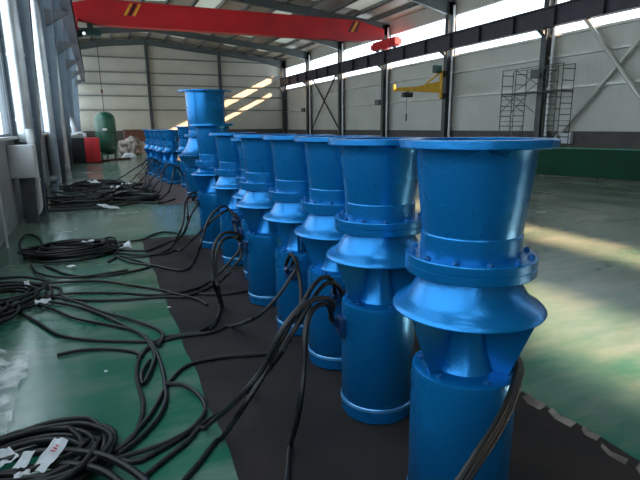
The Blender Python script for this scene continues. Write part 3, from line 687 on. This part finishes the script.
# the far tangles
b8 = box_world(P8, BA, .5, Rm=.62)
cable([b8, (178, 168, 13.2), (174, 171, 13.0), (172, 182, 12.8), ('f', 168, 193), ('f', 160, 199), ('f', 148, 200), ('f', 125, 200), ('f', 110, 202)] + coil(-.05, 12.9, .62, .5, 5.2, 31, .02, drift=(-.08, .0), ph=0), .02, 'black cable from the tallest pump ending in a tangle on the far floor', group='tangled cables on the far floor')
cable([('f', 175, 199), ('f', 160, 203), ('f', 140, 203), ('f', 120, 206), ('f', 95, 208), ('f', 60, 210), ('f', 45, 211)], .02, 'long black cable lying straight from the far mat to the left wall', group='tangled cables on the far floor')
far = [((147, 160, 18.6), (140, 165, 18.0), (128, 173, 17.2), ('f', 115, 182)), ((150, 160, 18.2), (144, 168, 17.8), (136, 176, 17.0), ('f', 128, 184)), ((156, 162, 17.6), (151, 168, 17.0), (143, 178, 16.0), ('f', 135, 186)), ((160, 168, 16.8), (154, 176, 16.2), ('f', 146, 187)), ((166, 172, 16.0), (158, 182, 15.5), ('f', 150, 190))]
cen = [(-.2, 15.9), (.1, 16.8), (.35, 15.2), (.75, 15.7), (.6, 14.6)]
FL = ['leftmost', 'second from the left', 'middle', 'fourth from the left', 'rightmost']
for i, (pts, c) in enumerate(zip(far, cen)):
    cable(list(pts)+coil(*c, .6, .55, 5.5+i*.3, 40+i, .02, drift=(-.05, .03), ph=.2*i, h=.03*(i % 2)), .02, 'black cable hanging from the small far pump group, its coil %s' % FL[i], RUBD if i % 2 else RUB, group='tangled cables on the far floor')
cable(coil(-.55, 13.2, .55, .35, 6, 52, .02, drift=(.02, .0)), .02, 'flat dark coil at the left side of the far tangle', group='tangled cables on the far floor', m=RUBD)
cable(coil(.7, 12.9, .5, .4, 5, 53, .02, drift=(.03, .05)), .02, 'flat dark coil at the right side of the far tangle', group='tangled cables on the far floor')
cable([('f', 60, 186), ('f', 68, 187), ('f', 80, 188), ('f', 95, 186), ('f', 108, 189)], .02, 'short dark cable end beside the left columns', group='tangled cables on the far floor')
for i in range(6):
    rn = random.Random(90+i); c0 = Vector((rn.uniform(-.7, 1.2), rn.uniform(12.6, 16.2), .03)); pts = [c0]
    for k in range(9):
        a = rn.uniform(0, 6.28); c1 = c0+Vector((math.cos(a)*rn.uniform(.3, .8), math.sin(a)*rn.uniform(.3, .8), rn.choice((.02, .05, .12, .22)))); pts.append(c1)
    cable(pts, .02, 'loose black cable twisted through the far floor tangle', RUBD if i % 2 else RUB, group='loose cables in the far floor tangle')
for i, (a, b, d) in enumerate(((Vector((1.75, 17.0, .7)), ('f', 120, 186), 'upper'), (Vector((1.8, 16.2, .65)), ('f', 112, 190), 'middle'), (Vector((2.1, 15.1, .6)), ('f', 130, 193), 'lower'))):
    m_ = fl(b[1]+28, b[2], .30)
    cable([a, a+Vector((-.25, -.05, .1)), a+Vector((-.5, -.2, -.15)), m_, ('f', b[1], b[2]), ('f', b[1]-25, b[2]+3)], .022, '%s one of three thick cables drooping left from the small far pumps' % d, group='thick cables drooping from the far pumps')
# three cables coming down the right side of the nearest pump
for j, (dx, lab) in enumerate(((0, 'inner black cable on the right side of the nearest pump'), (5, 'middle grey-black cable on the right side of the nearest pump'), (9, 'outer black cable on the right side of the nearest pump'))):
    cable([Vector((1.60+j*.02, 1.62, .80)), (517+dx*.4, 362+j, 1.47), (516+dx*.5, 376, 1.40), (509+dx*.6, 397, 1.32), (495+dx*.8, 425, 1.26), (477+dx, 452, 1.22), (460+dx, 478, 1.20), (440+dx, 505, 1.20), (425+dx, 540, 1.25)], .0125, lab, RUBD if j == 1 else RUB, group='cables beside the nearest pump')
# extra turns of the near and middle heaps
cable([('f', -30, 470), ('f', 0, 462), ('f', 40, 452), ('f', 80, 452), ('f', 110, 458), ('f', 140, 476), ('f', 160, 498)], .02, 'thick black cable arching over the front of the near coil', zoff=.09)
cable([('f', -20, 480), ('f', 20, 470), ('f', 60, 464), ('f', 100, 470), ('f', 130, 490)], .02, 'thick black cable at the bottom left corner', zoff=.07)
cable(coil(-1.3, 5.3, .38, .4, 5, 61, R1, ph=1, h=.01), R1, 'dark heaped coil at the left edge below the middle coil', RUBD)
cable(coil(-.6, 7.7, .5, .35, 5, 62, R1, ph=1, h=.06, drift=(.05, .02)), R1, 'black coil heaped on top of the far coil', RUB)

# paper tags on the cables, sheets on the floor
def sheet(name, c, w, l, rz, tilt, lab, cat='paper tag', seed=0, h=.0, ink=False, group=None):
    bm = bmesh.new(); n = 8; g = {}
    for i in range(n+1):
        for j in range(n+1):
            u, v = i/n-.5, j/n-.5
            g[i, j] = bm.verts.new((u*w+.1*w*v, v*l, .22*w*noise.noise(Vector((u*3+seed, v*3, 1)))+tilt*v*l))
    for i in range(n):
        for j in range(n): bm.faces.new((g[i, j], g[i+1, j], g[i+1, j+1], g[i, j+1]))
    bmesh.ops.solidify(bm, geom=bm.faces[:], thickness=.0012)
    q = MB(); q.bm.free(); q.bm = bm; o = q.build(name, PAPER); o.location = c; o.rotation_euler = (0, 0, rz)
    tag(o, lab, cat, group)
    if ink:
        q = MB()
        for k in range(3): q.box((-.012+.004*k, l*.1+.014*k, .003+tilt*l*(.1+.05*k)), (.014, l*.1+.014*k+.005, .006+tilt*l*(.12+.07*k)))
        k = q.build('printed_mark', INK, o); 
    return o
sheet('paper_tag', fl(50, 455, .145), .09, .15, -.75, .55, 'white paper tag with a red print on the near coil', seed=1, ink=True)
sheet('paper_tag', fl(24, 460, .14), .06, .11, -.3, .1, 'small white paper tag left of the red printed one', seed=2)
sheet('paper_tag', fl(3, 458, .13), .11, .12, .6, .1, 'pale paper sheet on the coil at the left edge', seed=3)
sheet('paper_tag', fl(22, 474, .14), .07, .03, .3, .1, 'narrow white tie below the small tag on the near coil', seed=4)
sheet('paper_tag', fl(43, 301, .10), .14, .12, .2, 0, 'white tag on the middle coil, right of the smaller one', seed=5)
sheet('paper_tag', fl(27, 284, .08), .05, .15, .2, .2, 'tiny white tag at the top of the middle coil', seed=6)
sheet('paper_tag', fl(38, 252, .06), .08, .12, .5, .2, 'small white tag at the left end of the far coil', seed=7)
sheet('paper_tag', fl(71, 266, .05), .1, .1, .1, 0, 'small white tag at the lower edge of the far coil', seed=8)
sheet('paper_sheet', fl(116, 246, .03), .42, .45, .1, .0, 'crumpled white paper lying behind the far coil', 'paper', seed=9)
sheet('paper_tag', fl(88, 241, .15), .16, .1, .1, 0, 'white tag on top of the far coil', seed=10)
for i, (px, py, d) in enumerate(((116, 188, 'at the right side'), (94, 182, 'at the left side'), (103, 199, 'in the front'), (108, 206, 'lowest'), (128, 184, 'farthest right'))):
    sheet('paper_tag', fl(px, py, .06 if i == 2 else .12), .28, .35, i*.7, .25, 'white tag on the tangled cables of the far floor, ' + d, seed=20+i)
sheet('paper_scrap', fl(106, 371, .004), .02, .03, .4, 0, 'tiny white scrap on the green floor', 'paper', seed=30)
sheet('paper_scrap', fl(169, 307, .012), .03, .03, .4, 0, 'tiny pale scrap at the left edge of the mat', 'paper', seed=31)
# thin crumpled sheet over the floor, patchy white and see-through
bm = bmesh.new(); n = 40; g = {}
for i in range(n+1):
    for j in range(n+1):
        u, v = i/n, j/n
        x = -1.5+.86*u+.05*noise.noise(Vector((v*5, 0, 2))); y = 3.1+1.45*v+.1*noise.noise(Vector((u*4, 1, 0)))+(.0 if u < .5 else -.5*(u-.5)*v)
        z = .012+.05*abs(noise.noise(Vector((u*6, v*8, 4))))+.02*abs(noise.noise(Vector((u*16, v*20, 9))))
        g[i, j] = bm.verts.new((x, y, z))
for i in range(n):
    for j in range(n): bm.faces.new((g[i, j], g[i+1, j], g[i+1, j+1], g[i, j+1]))
q = MB(); q.bm.free(); q.bm = bm; tag(q.build('thin_film', FILM), 'crumpled patchy white film on the floor at the left edge', 'plastic sheet')

# ------------------------------------------------------------------ light
wd = bpy.data.worlds.new('sky'); S.world = wd; wd.use_nodes = True
bg = wd.node_tree.nodes['Background']; bg.inputs['Color'].default_value = (.80, .92, 1.0, 1); bg.inputs['Strength'].default_value = 4.3
sd = bpy.data.lights.new('sun', 'SUN'); sd.energy = 44; sd.color = (1, .62, .36); sd.angle = .02
so = bpy.data.objects.new('sun', sd); C.objects.link(so); so.rotation_euler = Vector((-1, .45, -.50)).to_track_quat('-Z', 'Y').to_euler()
so.location = (30, -10, 20)
def portal(x, y0, y1, z0, z1, d):
    l = bpy.data.lights.new('window_portal', 'AREA'); l.shape = 'RECTANGLE'; l.size = y1-y0; l.size_y = z1-z0; l.cycles.is_portal = True
    o = bpy.data.objects.new('window_portal', l); C.objects.link(o)
    o.location = (x, (y0+y1)/2, (z0+z1)/2); o.rotation_euler = (PI/2, 0, PI/2 if d > 0 else -PI/2)
    return o
portal(XL-.3, YF+3, YB, LZ0, LZ1, 1).rotation_euler = Vector((1, 0, 0)).to_track_quat('-Z', 'Z').to_euler()
portal(XR+.3, YF+1, YB, WZ0, WZ1, -1).rotation_euler = Vector((-1, 0, 0)).to_track_quat('-Z', 'Z').to_euler()
S.view_settings.view_transform = 'Standard'; S.view_settings.look = 'None'; S.view_settings.gamma = 1
S.view_settings.use_curve_mapping = False; S.view_settings.exposure = 0.0
S.cycles.max_bounces = 8; S.cycles.diffuse_bounces = 5
try: S.cycles.use_denoising = True
except Exception: pass
